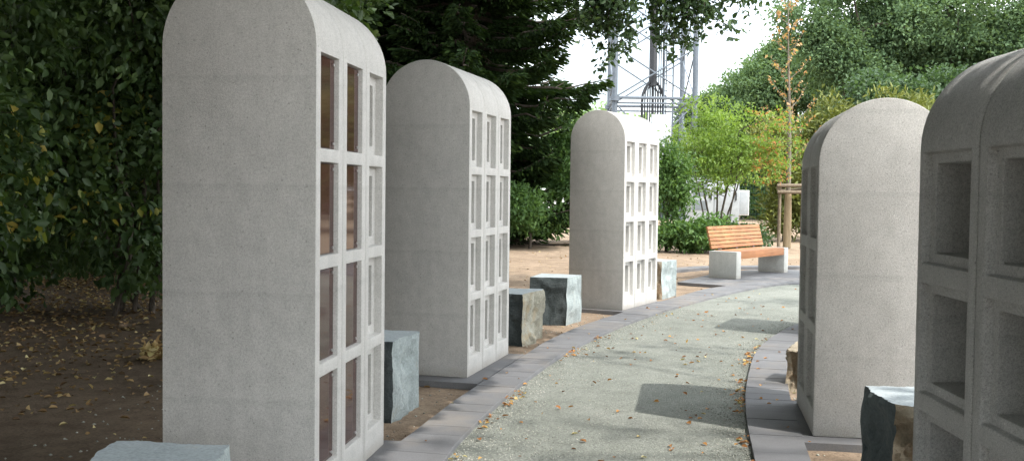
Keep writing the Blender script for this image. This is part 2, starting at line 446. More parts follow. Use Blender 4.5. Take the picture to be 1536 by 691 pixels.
def slab(name, poly, top, thick=.10, joints=None):
    """flat paved area from small slabs that are clipped to the polygon"""
    m = bpy.data.meshes.new(name); bm = bmesh.new()
    vs = [bm.verts.new((p[0], p[1], top)) for p in poly]; f = bm.faces.new(vs)
    if f.normal.z < 0: f.normal_flip()
    bm.normal_update()
    if joints:
        ang, st1, st2 = joints
        for a, st in ((ang, st1), (ang+PI/2, st2)):
            d = Vector((math.cos(a), math.sin(a), 0))
            pr = [d.dot(Vector((p[0], p[1], 0))) for p in poly]
            t = min(pr) + st*.6
            while t < max(pr):
                bmesh.ops.bisect_plane(bm, geom=bm.verts[:]+bm.edges[:]+bm.faces[:], plane_co=d*t, plane_no=d)
                t += st
        bmesh.ops.split_edges(bm, edges=[e for e in bm.edges if len(e.link_faces) == 2])
        bmesh.ops.inset_individual(bm, faces=bm.faces[:], thickness=.0035, depth=0)
        ring = [f for f in bm.faces if any(len(e.link_faces) == 1 for e in f.edges)]
        bmesh.ops.delete(bm, geom=ring, context='FACES')
    tops = bm.faces[:]
    lay = bm.verts.layers.float.new('tone')
    ret = bmesh.ops.extrude_face_region(bm, geom=tops)
    # extruded copy goes down: move originals down instead
    for v in [g for g in ret['geom'] if isinstance(g, bmesh.types.BMVert)]: v.co.z -= 0
    for f in tops:
        for v in f.verts: v.co.z = top - thick
    bmesh.ops.recalc_face_normals(bm, faces=bm.faces)
    seen = set()
    for v in bm.verts:
        if v in seen: continue
        st = [v]; t = rnd.random(); isl = []
        while st:
            q = st.pop()
            if q in seen: continue
            seen.add(q); isl.append(q)
            for e in q.link_edges: st.append(e.other_vert(q))
        for q in isl: q[lay] = t
    bm.to_mesh(m); bm.free(); m.materials.append(M['paver'])
    return tag(obj(name, m), kind='structure')
slab('pavement', [(2.51,15.83),(3.19,15.30),(3.75,16.05),(4.5,16.45),(6.2,16.58),(7.2,16.66),(7.0,18.5),(5.0,18.75),(4.2,18.55),(3.4,17.6)], -.004, .1, (R(52.5), .6, .3))

# ------------------------------------------------------------------ memorial steles
def arch_profile(W, H, n=28):
    r = W/2; pts = [(0, 0), (W, 0)]
    for k in range(n+1):
        a = PI*k/n
        pts.append((r + r*math.cos(a), H - r + r*math.sin(a)))
    return pts   # (y, z), counter-clockwise seen from +x
def bool_cut(body, cutters, bev):
    """subtracts each cutter list in turn from body and returns the finished mesh"""
    o = bpy.data.objects.new('tmp_body', body); COL.objects.link(o); tmp = []
    for cm in cutters:
        c = bpy.data.objects.new('tmp_cut', cm); COL.objects.link(c); tmp.append(c)
        md = o.modifiers.new('b', 'BOOLEAN'); md.operation = 'DIFFERENCE'; md.solver = 'EXACT'; md.object = c
    bv = o.modifiers.new('v', 'BEVEL'); bv.width = bev; bv.segments = 2; bv.limit_method = 'ANGLE'; bv.angle_limit = R(40)
    dg = bpy.context.evaluated_depsgraph_get(); dg.update()
    m = bpy.data.meshes.new_from_object(o.evaluated_get(dg), depsgraph=dg)
    for t in tmp + [o]: bpy.data.objects.remove(t)
    return m
def module_mesh(name, w, W, H, n0, nw, nh, tops, mat, bev=.004, dep=.042, st=.046):
    prof = arch_profile(W, H); k = len(prof); mb = MB()
    g = .0012
    mb.add([(g, y, z) for y, z in prof] + [(w-g, y, z) for y, z in prof],
           [tuple(range(k))[::-1], tuple(range(k, 2*k))] + [(i, (i+1) % k, k+(i+1) % k, k+i) for i in range(k)])
    body = mb.mesh(name, mat)
    bm = bmesh.new(); bm.from_mesh(body); bmesh.ops.recalc_face_normals(bm, faces=bm.faces); bm.to_mesh(body); bm.free()
    def wedge(x0, x1, y0, y1, z0, z1, s):
        # slightly tapered opening, as cast
        return [(x0-s,y0,z0-s),(x1+s,y0,z0-s),(x1,y1,z0),(x0,y1,z0),(x0-s,y0,z1+s),(x1+s,y0,z1+s),(x1,y1,z1),(x0,y1,z1)]
    fs = [(0,3,2,1),(4,5,6,7),(0,1,5,4),(1,2,6,5),(2,3,7,6),(3,0,4,7)]
    c1 = MB(); c2 = MB()
    for t in tops:
        c1.add(wedge(n0, n0+nw, -.05, dep, t-nh, t, .004), fs)
        c2.add(wedge(n0+st, n0+nw-st, dep-.015, min(W-.10, .48), t-nh+st, t-st, 0), fs)
    m = bool_cut(body, [c1.mesh('c1', mat), c2.mesh('c2', mat)], bev)
    m.name = name
    m.polygons.foreach_set('use_smooth', [True]*len(m.polygons)); m.set_sharp_from_angle(angle=R(32))
    return m
# tall type: three columns of four niches
AL, AW, AH, ATOPS = 1.155, .6786, 2.2893, (1.9254, 1.464, 1.0045, .545)
mA = module_mesh('niche_column', AL/3, AW, AH, .066, .256, .40, ATOPS, M['concrete'])
# low type: two columns of three niches
BW, BH, BTOPS = .718, 1.885, (1.509, 1.028, .552)
def low_pair(LB, nw, off, name='niche_column'):
    w = LB/2
    return (module_mesh(name, w, BW, BH, off, nw, .405, BTOPS, M['concrete_coarse'], .009, .034, .038),
            module_mesh(name, w, BW, BH, w-off-nw, nw, .405, BTOPS, M['concrete_coarse'], .009, .034, .038))
pmb = MB(); pmb.box((.003, 0, .003), (.253, .018, .397)); plate_mesh = pmb.mesh('cover_plate', M['plate'], bevel=.002)
fx = MB()
fx.tube([(0, -.006, 0), (0, .004, 0)], .007, 10); fix_mesh = fx.mesh('fixing', M['steel'], smooth=True)
def tall_stele(loc, ang, label, plates=()):
    t = thing('urn_stele', label, 'stele', (loc[0], loc[1], -.004), R(ang), 'tall concrete urn steles on the left of the path')
    for i in range(3):
        o = obj('niche_column', mA, t); o.location = (i*AL/3, 0, 0)
    for (c, r) in plates:
        z = ATOPS[r] - .40
        p = obj('cover_plate', plate_mesh, t); p.location = (c*AL/3 + .066, .022, z)
        for fxx in (.024, .232):
            for fz in (.026, .374):
                q = obj('fixing', fix_mesh, p); q.location = (fxx, 0, fz)
    return t
tall_stele((-.821, 4.383), 82.4, 'tall arched concrete stele nearest the camera, brown polished plates in its niches', [(c, r) for c in (0, 1) for r in range(4)])
tall_stele((-.311, 7.527), 75.3, 'tall arched concrete stele with open niches in the middle of the left row')
tall_stele((1.272, 11.933), 62.6, 'farthest tall arched concrete stele, sunlit, in front of the steel mast')
p45 = low_pair(.95, .375, .045); p5 = low_pair(1.06, .42, .042)
def low_stele(loc, ang, pair, w, label):
    t = thing('urn_stele', label, 'stele', (loc[0], loc[1], -.004), R(ang), 'low wide concrete urn steles on the right of the path')
    for i, m in enumerate(pair):
        o = obj('niche_column', m, t); o.location = (i*w, 0, 0)
    return t
low_stele((1.860, 6.761), 260.1, p45, .475, 'low wide arched stele turning its sunlit pale end to the camera')
low_stele((1.528, 3.95), 268.7, p5, .53, 'dark shaded low stele with deep square niches at the right edge')
low_stele((3.36, 10.80), 246, p45, .475, 'low stele hidden behind the pale one, throwing the far block shadow on the path')

def footing(loc, ang, u0, u1, v0, v1):
    c, s = math.cos(R(ang)), math.sin(R(ang))
    slab('footing', [(loc[0]+u*c-v*s, loc[1]+u*s+v*c) for u, v in ((u0,v0),(u1,v0),(u1,v1),(u0,v1))], -.005, .1)
footing((-.821,4.383), 82.4, -.12, 1.25, -.22, .72)
footing((-.311,7.527), 75.3, -.19, 1.20, -.13, .74)
footing((1.272,11.933), 62.6, -.10, 1.22, -.12, .74)
footing((1.860,6.761), 260.1, -.08, 1.10, -.13, .78)
footing((1.528,3.95), 268.7, -.08, 1.16, -.18, .80)
footing((3.36,10.80), 246, -.08, 1.05, -.13, .78)

# ------------------------------------------------------------------ sitting stones
def stone(label, poly, h, mats, seed, top_tilt=(0, 0), amp=.03, top='stone_top', amps=None, group='split stone blocks beside the steles', taper=.03):
    """block with a sawn top and split sides; poly = base footprint, one material per side"""
    cx = sum(p[0] for p in poly)/len(poly); cy = sum(p[1] for p in poly)/len(poly)
    nseg, nz = 26, 22
    mb = MB(); k = len(poly)
    ring = []; side = []
    for i in range(k):
        a, b = poly[i], poly[(i+1) % k]
        for s in range(nseg):
            t = s/nseg; ring.append((a[0]+(b[0]-a[0])*t-cx, a[1]+(b[1]-a[1])*t-cy, i, t)); side.append(i)
    n = len(ring); base = -.09
    for j in range(nz+1):
        z = base + (h-base)*j/nz
        for (x, y, i, t) in ring:
            a, b = poly[i], poly[(i+1) % k]
            ex, ey = b[0]-a[0], b[1]-a[1]; l = math.hypot(ex, ey); nxx, nyy = ey/l, -ex/l
            f = math.sin(PI*min(1, max(0, t)))**.5
            am = amps[i] if amps else amp
            d = noise.noise((x*3.4+seed*7.1, y*3.4, z*3.6))*am*2.0 + noise.noise((x*12, y*12+seed*3.3, z*10))*am*.8 + noise.noise((x*34, y*34+seed, z*28))*am*.4
            # stepped cleavage
            d += am*.9*(math.floor(noise.noise((x*4.2+seed, y*4.2, z*6.1))*3)/3)
            d *= .35 + .65*f
            if j == nz: d = d*.75 + (rnd.random()-.6)*.012
            k2 = 1 - taper*(j/nz) + .02*noise.noise((seed, z*4, i))
            zz = z + (top_tilt[0]*x + top_tilt[1]*y if j == nz else 0)
            mb.v.append((x*k2 + nxx*d, y*k2 + nyy*d, zz)); mb.tone.append(.5)
    for j in range(nz):
        for q in range(n):
            q2 = (q+1) % n
            mb.f.append((j*n+q, j*n+q2, (j+1)*n+q2, (j+1)*n+q)); mb.mi.append(1+side[q])
    mb.f.append(tuple(nz*n+q for q in range(n))); mb.mi.append(0)
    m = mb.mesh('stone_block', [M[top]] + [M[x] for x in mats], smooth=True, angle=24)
    o = obj('stone_block', m); o.location = (cx, cy, 0)
    tag(o, label, 'stone', group); return o
# footprints run counter-clockwise; sides in the order of the corners
def fp(c, u, a, b):
    """corner nearest the camera, direction of the right-hand side, lengths right and left"""
    d = Vector((math.cos(R(u)), math.sin(R(u)))); e = Vector((-d.y, d.x)); c = Vector(c)
    return [tuple(c), tuple(c + d*a), tuple(c + d*a + e*b), tuple(c + e*b)]
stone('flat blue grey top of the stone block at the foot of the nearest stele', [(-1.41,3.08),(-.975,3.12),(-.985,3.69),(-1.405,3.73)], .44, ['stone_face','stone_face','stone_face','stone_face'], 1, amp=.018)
stone('blue grey stone block between the nearest two tall steles', fp((-.705,6.22), 76, .50, .42), .44, ['stone_face','stone_face','stone_dark','stone_dark'], 2, amp=.024)  # left side takes the dark stone: its shade is in the colour
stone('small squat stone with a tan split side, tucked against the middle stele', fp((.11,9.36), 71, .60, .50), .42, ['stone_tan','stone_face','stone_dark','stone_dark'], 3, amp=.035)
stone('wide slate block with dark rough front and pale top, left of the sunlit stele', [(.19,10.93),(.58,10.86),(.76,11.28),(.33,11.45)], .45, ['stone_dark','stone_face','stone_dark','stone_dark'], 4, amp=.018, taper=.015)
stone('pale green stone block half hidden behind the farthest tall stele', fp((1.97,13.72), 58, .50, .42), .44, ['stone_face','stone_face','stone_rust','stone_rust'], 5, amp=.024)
stone('block with dark flank and rusty broken side beside the dark right stele', fp((1.672,4.53), 0, .52, .45), .44, ['stone_rust','stone_face','stone_slate','stone_slate'], 6, (0, 0), .04, amps=[.10, .03, .02, .03])
stone('small brown boulder between the right kerb and the pale stele', fp((2.08,7.36), 62, .40, .14), .25, ['stone_rust','stone_tan','stone_rust','stone_rust'], 8, (.05, .1), .05, top='stone_rust', taper=.12)

# ------------------------------------------------------------------ bench
def bench():
    u = math.degrees(math.atan2(1.60, 1.23))
    t = thing('park_bench', 'orange timber slatted bench on two concrete blocks on the paved bay', 'bench', (3.53, 16.43, 0), R(u))
    Lb, D, Hb = 2.02, .48, .425
    for x0 in (0, Lb-.165):
        mb = MB(); mb.box((x0, 0, -.004), (x0+.165, D, Hb)); mb.build('support_block', M['bench_concrete'], t, smooth=True, bevel=.012)
    mb = MB(); n = 5
    for i in range(n):
        y0 = .006 + i*.094
        mb.box((.169, y0, Hb-.118 if i in (0,) else Hb-.05), (Lb-.169, y0+.088, Hb+.004), tone=rnd.random())
    mb.build('seat', M['wood'], t, smooth=True, bevel=.005)
    for x in (.2, Lb-.26):
        br = MB(); br.box((x, .11, Hb-.075), (x+.06, .46, Hb-.052)); br.build('seat_rail', M['galv'], t)
    back = MB(); lean = R(14)
    Mx = Matrix.Translation((0, .462, Hb+.03)) @ Matrix.Rotation(-lean, 4, 'X')
    for i in range(6):
        z0 = i*.062
        back.box((.03, -.016, z0), (Lb-.03, .016, z0+.052), Mx, tone=(.35, .8, .4, .95, .5, .6)[i])
    back.build('backrest', M['wood'], t, smooth=True, bevel=.004)
    for x in (.35, Lb/2, Lb-.35):
        b = MB(); b.box((x-.025, .019, -.09), (x+.025, .031, .36), Mx); b.build('back_bracket', M['galv'], t)
bench()

# ------------------------------------------------------------------ foliage
def build_leaves(name, P, D, size, aspect, mat, parent=None, tone=None, up=None, seed=0, fold=.18):
    """one mesh of many small folded leaves at points P, pointing along D"""
    r = np.random.default_rng(seed + 101); n = len(P)
    D = D/np.maximum(1e-6, np.linalg.norm(D, axis=1, keepdims=True))
    U = r.normal(size=(n, 3)); U[:, 2] += 1.1
    if up is not None: U += up
    Sd = np.cross(D, U); Sd /= np.maximum(1e-6, np.linalg.norm(Sd, axis=1, keepdims=True))
    Nn = np.cross(Sd, D)
    sz = (size*r.uniform(.5, 1.45, n))[:, None]; wd = sz*aspect
    V = np.empty((n, 6, 3), np.float32)
    V[:, 0] = P
    V[:, 1] = P + D*sz*.35 + Sd*wd*.5 + Nn*sz*fold*.5
    V[:, 2] = P + D*sz*.75 + Sd*wd*.33 + Nn*sz*fold*.2
    V[:, 3] = P + D*sz - Nn*sz*fold*.6
    V[:, 4] = P + D*sz*.75 - Sd*wd*.33 + Nn*sz*fold*.2
    V[:, 5] = P + D*sz*.35 - Sd*wd*.5 + Nn*sz*fold*.5
    m = bpy.data.meshes.new(name)
    m.vertices.add(n*6); m.vertices.foreach_set('co', V.reshape(-1))
    b = np.arange(n)[:, None]*6
    F = np.concatenate([b + np.array([[0, 3, 2, 1]]), b + np.array([[0, 5, 4, 3]])], axis=1).reshape(-1)
    m.loops.add(n*8); m.loops.foreach_set('vertex_index', F.astype(np.int32))
    m.polygons.add(n*2); m.polygons.foreach_set('loop_start', np.arange(0, n*8, 4, dtype=np.int32))
    if tone is None: tone = r.random(n)
    a = m.attributes.new('tone', 'FLOAT', 'POINT'); a.data.foreach_set('value', np.repeat(np.clip(tone, 0, 1), 6).astype(np.float32))
    m.materials.append(mat); m.update(calc_edges=True)
    return obj(name, m, parent)

def twigs(lobes, n, r, inner=.35):
    """points in a set of ellipsoid lobes, denser toward their skins"""
    w = np.array([(l[3]*l[4]*l[5])**(2/3) for l in lobes]); w /= w.sum()
    idx = r.choice(len(lobes), n, p=w); L = np.array(lobes)[idx]
    d = r.normal(size=(n, 3)); d /= np.linalg.norm(d, axis=1, keepdims=True)
    rad = r.uniform(inner, 1, n)**.6
    P = L[:, :3] + d*L[:, 3:6]*rad[:, None]
    return P, d
def cloud(P, d, per, spread, r, outw=.7, droop=.25, flat=.6):
    n = len(P); Q = np.repeat(P, per, 0) + r.normal(size=(n*per, 3))*np.array([spread, spread, spread*flat])
    D = np.repeat(d, per, 0)*outw + r.normal(size=(n*per, 3))*.8; D[:, 2] -= droop
    tw = np.repeat(r.random(n), per)
    tone = np.clip(.55*tw + .45*r.random(n*per), 0, 1)
    return Q, D, tone
def limb_path(a, b, r, sag=0.0, k=6, wob=.06):
    a = np.array(a, float); b = np.array(b, float); L = np.linalg.norm(b-a); out = []
    for i in range(k+1):
        t = i/k; p = a + (b-a)*t; p[2] += sag*L*math.sin(PI*t)
        if 0 < i < k: p += r.normal(size=3)*wob*L*.35
        out.append(tuple(p))
    return out
def tree(name, label, cat, base, trunk_top, trunk_r, lobes, ntw, per, spread, size, aspect, leaf, bark='bark', group=None, seed=0, droop=.25, inner=.35, keep=None, twig_stems=0, tone_fn=None, trunk_pts=None, outw=.7, high=False):
    r = np.random.default_rng(seed)
    t = thing(name, label, cat, (base[0], base[1], base[2] if len(base) > 2 else -.05), 0, group)
    o0 = np.array([base[0], base[1], base[2] if len(base) > 2 else -.05])
    P, d = twigs(lobes, ntw, r, inner)
    Q, D, tone = cloud(P, d, per, spread, r, outw, droop)
    if keep is not None:
        k = keep(Q); Q, D, tone = Q[k], D[k], tone[k]
    if tone_fn is not None: tone = tone_fn(Q, tone, r)
    zmin = soil_z(base[0], base[1]) + .02
    k = Q[:, 2] > zmin; Q, D, tone = Q[k], D[k], tone[k]
    build_leaves('crown', Q - o0, D, size, aspect, leaf, t, tone, seed=seed)
    mb = MB()
    tp = trunk_pts or limb_path((base[0], base[1], o0[2]-.1), trunk_top, r, 0, 7, .03)
    kk = len(tp)
    mb.tube([np.array(p)-o0 for p in tp], [trunk_r*(1.25 if i == 0 else 1 - .55*i/(kk-1)) for i in range(kk)], 10)
    for l in (lobes if len(lobes) < 20 else lobes[::len(lobes)//14]):
        j = r.integers(max(1, kk//3) if keep is None and not high else kk-2, kk); a = tp[j]
        pth = limb_path(a, l[:3], r, .05, 5, .09); rr = trunk_r*(.24 if trunk_r > .2 else .42)
        mb.tube([np.array(p)-o0 for p in pth], [rr*(1-.7*i/5) for i in range(6)], 7)
    if twig_stems:
        for i in r.choice(len(P), min(twig_stems, len(P)), replace=False):
            c = min(lobes, key=lambda l: sum((l[q]-P[i][q])**2 for q in range(3)))
            if keep is not None and not keep(P[i][None])[0]: continue
            pth = limb_path(c[:3], P[i], r, .04, 4, .12)
            mb.tube([np.array(p)-o0 for p in pth], [trunk_r*.13*(1-.75*q/4) for q in range(5)], 5)
    mb.build('trunk', M[bark], t, smooth=True, angle=60)
    return t
def lobes_in(c, rad, n, r, k=(.4, .62)):
    """n lobes spread through an ellipsoid"""
    out = []
    for i in range(n):
        d = r.normal(size=3); d /= np.linalg.norm(d); q = r.uniform(.35, .85)
        s = r.uniform(*k)
        out.append((c[0]+d[0]*rad[0]*q, c[1]+d[1]*rad[1]*q, c[2]+d[2]*rad[2]*q, rad[0]*s, rad[1]*s, rad[2]*s*.85))
    return out

# shrubs on the left, broad leaves
G_SH = 'leafy shrubs in the shade on the left'
def shrub(x, y, h, rad, label, seed, ntw=330, per=34, size=.09, low=.12):
    r = np.random.default_rng(seed)
    lb = lobes_in((x, y, low + (h-low)*.5), (rad, rad, (h-low)*.5), 11, r)
    lb += [(x + r.normal()*rad*.5, y + r.normal()*rad*.5, .55, rad*.5, rad*.5, .5) for _ in range(3 if low < .3 else 0)]
    t = thing('shrub', label, 'shrub', (x, y, soil_z(x, y)), 0, G_SH); o0 = np.array([x, y, soil_z(x, y)])
    P, d = twigs(lb, ntw, r, .2)
    Q, D, tone = cloud(P, d, per, .145, r, .6, .45)
    # autumn yellow leaves gather on a few sprays
    pat = np.array([noise.noise((q[0]*1.3, q[1]*1.3, q[2]*1.6)) for q in Q])
    yl = (np.abs(Q[:, 2]-1.55) < .75) & (pat > .1) & (r.random(len(Q)) < .14)
    tone = np.where(yl, r.uniform(.9, 1, len(Q)), tone*.9)
    k = Q[:, 2] > .12; Q, D, tone = Q[k], D[k], tone[k]
    build_leaves('crown', Q-o0, D, size, .62, M['leaf_shrub'], t, tone, seed=seed)
    mb = MB()
    for i in range(9):
        l = lb[i % len(lb)]; b = (x + r.uniform(-.28, .28), y + r.uniform(-.28, .28), o0[2]-.05)
        mb.tube([np.array(p)-o0 for p in limb_path(b, l[:3], r, .06, 6, .08)], [.028*(1-.7*q/6) for q in range(7)], 6)
    for i in r.choice(len(P), 60, replace=False):
        c = min(lb[:11], key=lambda l: sum((l[q]-P[i][q])**2 for q in range(3)))
        mb.tube([np.array(p)-o0 for p in limb_path(c[:3], P[i], r, .03, 4, .12)], [.009*(1-.7*q/4) for q in range(5)], 4)
    mb.build('stem', M['bark'], t, smooth=True, angle=60)
shrub(-5.15, 8.7, 4.6, 1.65, 'broad leaved shrub nearest the left edge, branches reaching down to the litter', 21, 620)
shrub(-3.95, 11.2, 4.8, 1.25, 'broad leaved shrub with yellowing leaves just left of the nearest stele', 22, 560)
shrub(-5.7, 11.6, 5.2, 1.5, 'shaded green shrub standing behind the leftmost shrub', 23, 560)
shrub(-4.05, 13.6, 5.2, 1.5, 'many stemmed shrub at the back, its bare stems showing beside the nearest stele', 24, 520, low=.55)
shrub(-6.6, 14.6, 6.0, 2.0, 'tall dark shrub deepest in the left thicket', 25, 520)

# dark evergreen in the middle
def conifer(name, label, base, H, rad, nb, seed, leaf, low=.4, per=150, size=.24, droop=.35, group=None, tip=.35, asp=.36, zpow=.8):
    r = np.random.default_rng(seed); o0 = np.array([base[0], base[1], -.05])
    t = thing(name, label, 'tree', tuple(o0), 0, group)
    mb = MB(); mb.tube([(0, 0, -.1), (0, .05, H*.35), (.08, 0, H*.7), (.05, .02, H)], [.30, .23, .13, .03], 10)
    PQ, DQ, TQ = [], [], []
    for i in range(nb):
        z = low + (H-low)*(i+r.random())/nb; az = i*2.39996 + r.uniform(-.4, .4)
        Lb = rad*(1-((z-low)/(H-low))**1.3)**zpow*r.uniform(.7, 1.12)
        if Lb < .25: continue
        dr = np.array([math.cos(az), math.sin(az), 0]); path = []
        for k in range(8):
            q = k/7
            path.append(np.array([0, 0, z]) + dr*Lb*q + np.array([0, 0, Lb*(-droop*q + tip*q**2.4)]) + r.normal(size=3)*.03*Lb*q)
        mb.tube(path, [.05*(1-.85*k/7)*(.5+Lb/rad) for k in range(8)], 5)
        npt = int(per*Lb/rad)
        for _ in range(npt):
            q = r.uniform(.12, 1)**.75; f = q*7; k = min(6, int(f)); p = path[k]*(1-(f-k)) + path[k+1]*(f-k)
            side = np.array([-dr[1], dr[0], 0])*r.choice((-1, 1))
            sp = Lb*.30*(1-q*.75)*r.random()
            d = dr*.75 + side*.55 + np.array([0, 0, -.30 + r.normal()*.22]) + r.normal(size=3)*.12
            PQ.append(p + side*sp + np.array([0, 0, -abs(r.normal())*.10 - .25*sp])); DQ.append(d); TQ.append(r.random()*.6 + .4*q*r.random())
    build_leaves('crown', np.array(PQ), np.array(DQ), size, asp, leaf, t, np.array(TQ), seed=seed, fold=.1)
    mb.build('trunk', M['bark'], t, smooth=True, angle=60)
shrub(-9.2, 12.5, 5.0, 1.8, 'shrub filling the thicket left of the leftmost one', 26, 420)
shrub(-8.6, 18.0, 6.5, 2.4, 'big dark shrub closing the back of the thicket', 27, 700, size=.15)
shrub(-4.9, 17.6, 6.5, 2.2, 'dark shrub at the back, straight behind the nearest stele', 28, 700, size=.15)
shrub(-7.2, 19.5, 5.5, 2.2, 'dark shrub at the far back of the left thicket', 29, 700, size=.15)
conifer('conifer_tree', 'dark evergreen with drooping boughs filling the gap behind the middle stele', (-1.2, 27.6), 14.0, 3.9, 230, 31, M['leaf_yew'], per=1100, size=.17)
conifer('conifer_tree', 'dark evergreen behind the nearest stele, left of the bigger one', (-5.0, 26.8), 13, 3.8, 170, 32, M['leaf_yew'], per=800, size=.19)
r0 = np.random.default_rng(40)
# broadleaf oaks that close the background on the left; the light falls through them
tree('oak_tree', 'dark oak with sky showing through its crown above the middle stele', 'tree', (-3.2, 33), (-3.0, 33, 8), .38, lobes_in((-2.4, 32.5, 7.6), (4.0, 3.0, 4.6), 19, r0), 1500, 36, .40, .21, .6, M['leaf_oak'], seed=41, group='oaks behind the dark evergreens')
tree('oak_tree', 'dark oak high behind the top of the nearest stele', 'tree', (-9.5, 30), (-9.3, 30, 8), .38, lobes_in((-8.4, 29.5, 7.2), (4.6, 3.0, 5.0), 18, r0), 1200, 36, .42, .22, .6, M['leaf_oak'], seed=42, group='oaks behind the dark evergreens')
# lower greenery at the foot of the evergreens
def bush(label, base, rad, h, leaf, seed, n=150, per=40, size=.10, asp=.5, cat='bush', low=.1, name='bush', group=None):
    r = np.random.default_rng(seed)
    lb = lobes_in((base[0], base[1], low+(h-low)*.5), (rad[0], rad[1], (h-low)*.55), 8, r, (.45, .7))
    return tree(name, label, cat, base, (base[0], base[1], h*.55), .04, lb, n, per, .16, size, asp, leaf, seed=seed, inner=.2, twig_stems=30, group=group)
bush('mid green bush at the foot of the dark evergreen, right of the middle stele', (.45, 25.2), (.95, .8), 1.45, M['leaf_mid'], 51, 190)
bush('light green tall bush just left of the farthest tall stele', (1.55, 26.6), (.55, .6), 3.4, M['leaf_mid'], 52, 190, size=.12)
bush('low dark bush behind the nearest and middle steles', (-2.6, 25.0), (1.8, .9), 1.4, M['leaf_oak'], 53, 190)
bush('slender leafy bush right behind the farthest tall stele', (3.66, 24.8), (.40, .45), 2.75, M['leaf_mid'], 54, 120, size=.09)
bush('low glossy evergreen ground cover left of the bench', (4.15, 24.3), (.80, .45), .75, M['leaf_mid'], 55, 150, size=.11, low=.02)
bush('low evergreen ground cover right behind the bench', (5.25, 24.9), (.62, .45), .45, M['leaf_oak'], 56, 120, size=.11, low=.02)
# yellow green young tree behind the bench
r1 = np.random.default_rng(60)
def lime_tree():
    base = (5.05, 25.6, -.05); o0 = np.array(base); r = r1
    t = thing('young_tree', 'yellow green airy young tree with slender stems behind the bench', 'tree', base)
    mb = MB(); tops = []
    for (bx, tx, ty, tz, rr) in ((-.18,-.55,.1,2.9,.030),(.0,.45,-.2,3.1,.034),(.10,.9,.2,2.6,.028),(-.05,.1,.5,3.4,.030),(.2,.35,-.4,2.4,.022),(-.28,-.7,-.3,2.3,.022)):
        pts = [np.array((bx, 0, -.05)), np.array((bx*1.1+tx*.12, ty*.1, .9)), np.array((bx+tx*.45, ty*.5, 1.7)), np.array((tx, ty, tz))]
        mb.tube(pts, [rr, rr*.85, rr*.6, rr*.2], 7); tops.append(pts[-1])
        for k in range(7):
            a = pts[2] + (pts[3]-pts[2])*r.uniform(-.3, .9); b = a + np.array((r.normal()*.55, r.normal()*.45, r.uniform(.1, .45)))
            mb.tube([a, (a+b)/2 + np.array((0, 0, .04)), b], [.010, .007, .003], 5); tops.append(b)
    lb = [(x+dx, y+dy, z+dz, .62, .55, .33) for (x, y, z, dx, dy, dz) in [tuple(tp)+tuple(r.normal(size=3)*np.array((.25, .2, .12))) for tp in tops[::2]]]
    lb += [(-.35,0,2.45,.65,.5,.4),(.75,.1,2.4,.6,.5,.35),(1.2,.1,2.3,.55,.45,.35),(.1,0,2.95,.7,.5,.4),(.5,-.2,2.15,.5,.4,.2),(1.45,-.2,2.05,.45,.4,.3)]
    P, d = twigs(lb, 560, r, .3); Q, D, tone = cloud(P, d, 20, .13, r, .6, .3, .35)
    red = (Q[:, 0] > .7) & (r.random(len(Q)) < .22); tone = np.where(red, r.uniform(.93, 1, len(Q)), tone*.88)
    build_leaves('crown', Q, D, .085, .42, M['leaf_lime'], t, tone, seed=61)
    mb.build('trunk', M['bark'], t, smooth=True, angle=60)
lime_tree()

# staked young tree, nearly bare, with orange leaves
def staked_tree():
    bx, by = 7.02, 26.75; r = np.random.default_rng(70)
    t = thing('young_tree', 'thin staked young tree with a reed wrapped trunk and sparse orange leaves', 'tree', (bx, by, -.05))
    mb = MB(); tp = [(0,0,-.1),(.01,0,1.5),(.02,.02,2.6),(-.02,0,3.8),(-.06,.03,5.0),(-.10,0,6.3)]
    mb.tube(tp, [.075,.062,.05,.036,.022,.008], 8); PQ = []; DQ = []
    for i in range(26):
        z = 2.2 + 4.0*(i+r.random())/26; f = np.interp(z, [p[2] for p in tp], [p[0] for p in tp])
        az = i*2.4 + r.normal()*.3; Lb = .75*(1-(z-2.0)/5.2)+.12
        a = np.array((f, 0, z)); b = a + np.array((math.cos(az)*Lb*.95, math.sin(az)*Lb*.95, Lb*1.0)); m = (a+b)/2 + np.array((0, 0, -.05))
        mb.tube([a, m, b], [.016*(1.2-z/7), .010, .003], 5)
        for _ in range(13):
            q = r.uniform(.25, 1.05); PQ.append(a + (b-a)*q + r.normal(size=3)*.045); DQ.append(np.array((r.normal()*.7, r.normal()*.7, -.5+r.normal()*.4)))
    build_leaves('crown', np.array(PQ), np.array(DQ), .085, .6, M['leaf_orange'], t, seed=71)
    mb.build('trunk', M['bark_light'], t, smooth=True, angle=60)
    w = MB(); w.tube([(0,0,.02),(.005,0,.6),(.006,0,1.05),(.008,0,1.45)], [.105,.10,.092,.085], 14); w.build('trunk_wrap', M['matting'], t, smooth=True, angle=60)
    f = thing('stake_frame', 'frame of round timber stakes and rails around the thin young tree', 'tree stakes', (bx, by, -.05))
    for (x, y) in ((-.29,-.30),(.30,-.28),(-.13,.30)):
        m = MB(); m.tube([(x, y, -.1), (x*.98, y, .9), (x*.97, y, 1.74)], [.042,.040,.038], 9); m.build('post', M['stake'], f, smooth=True, angle=50)
    for (a, b) in (((-.37,-.365,1.60),(.36,-.345,1.61)),((-.36,-.365,1.44),(.37,-.345,1.44)),((-.345,-.36,1.53),(-.14,.38,1.53)),((.345,-.36,1.52),(-.12,.38,1.46))):
        m = MB(); m.tube([a, b], .044, 8); m.build('rail', M['stake'], f, smooth=True, angle=50)
staked_tree()

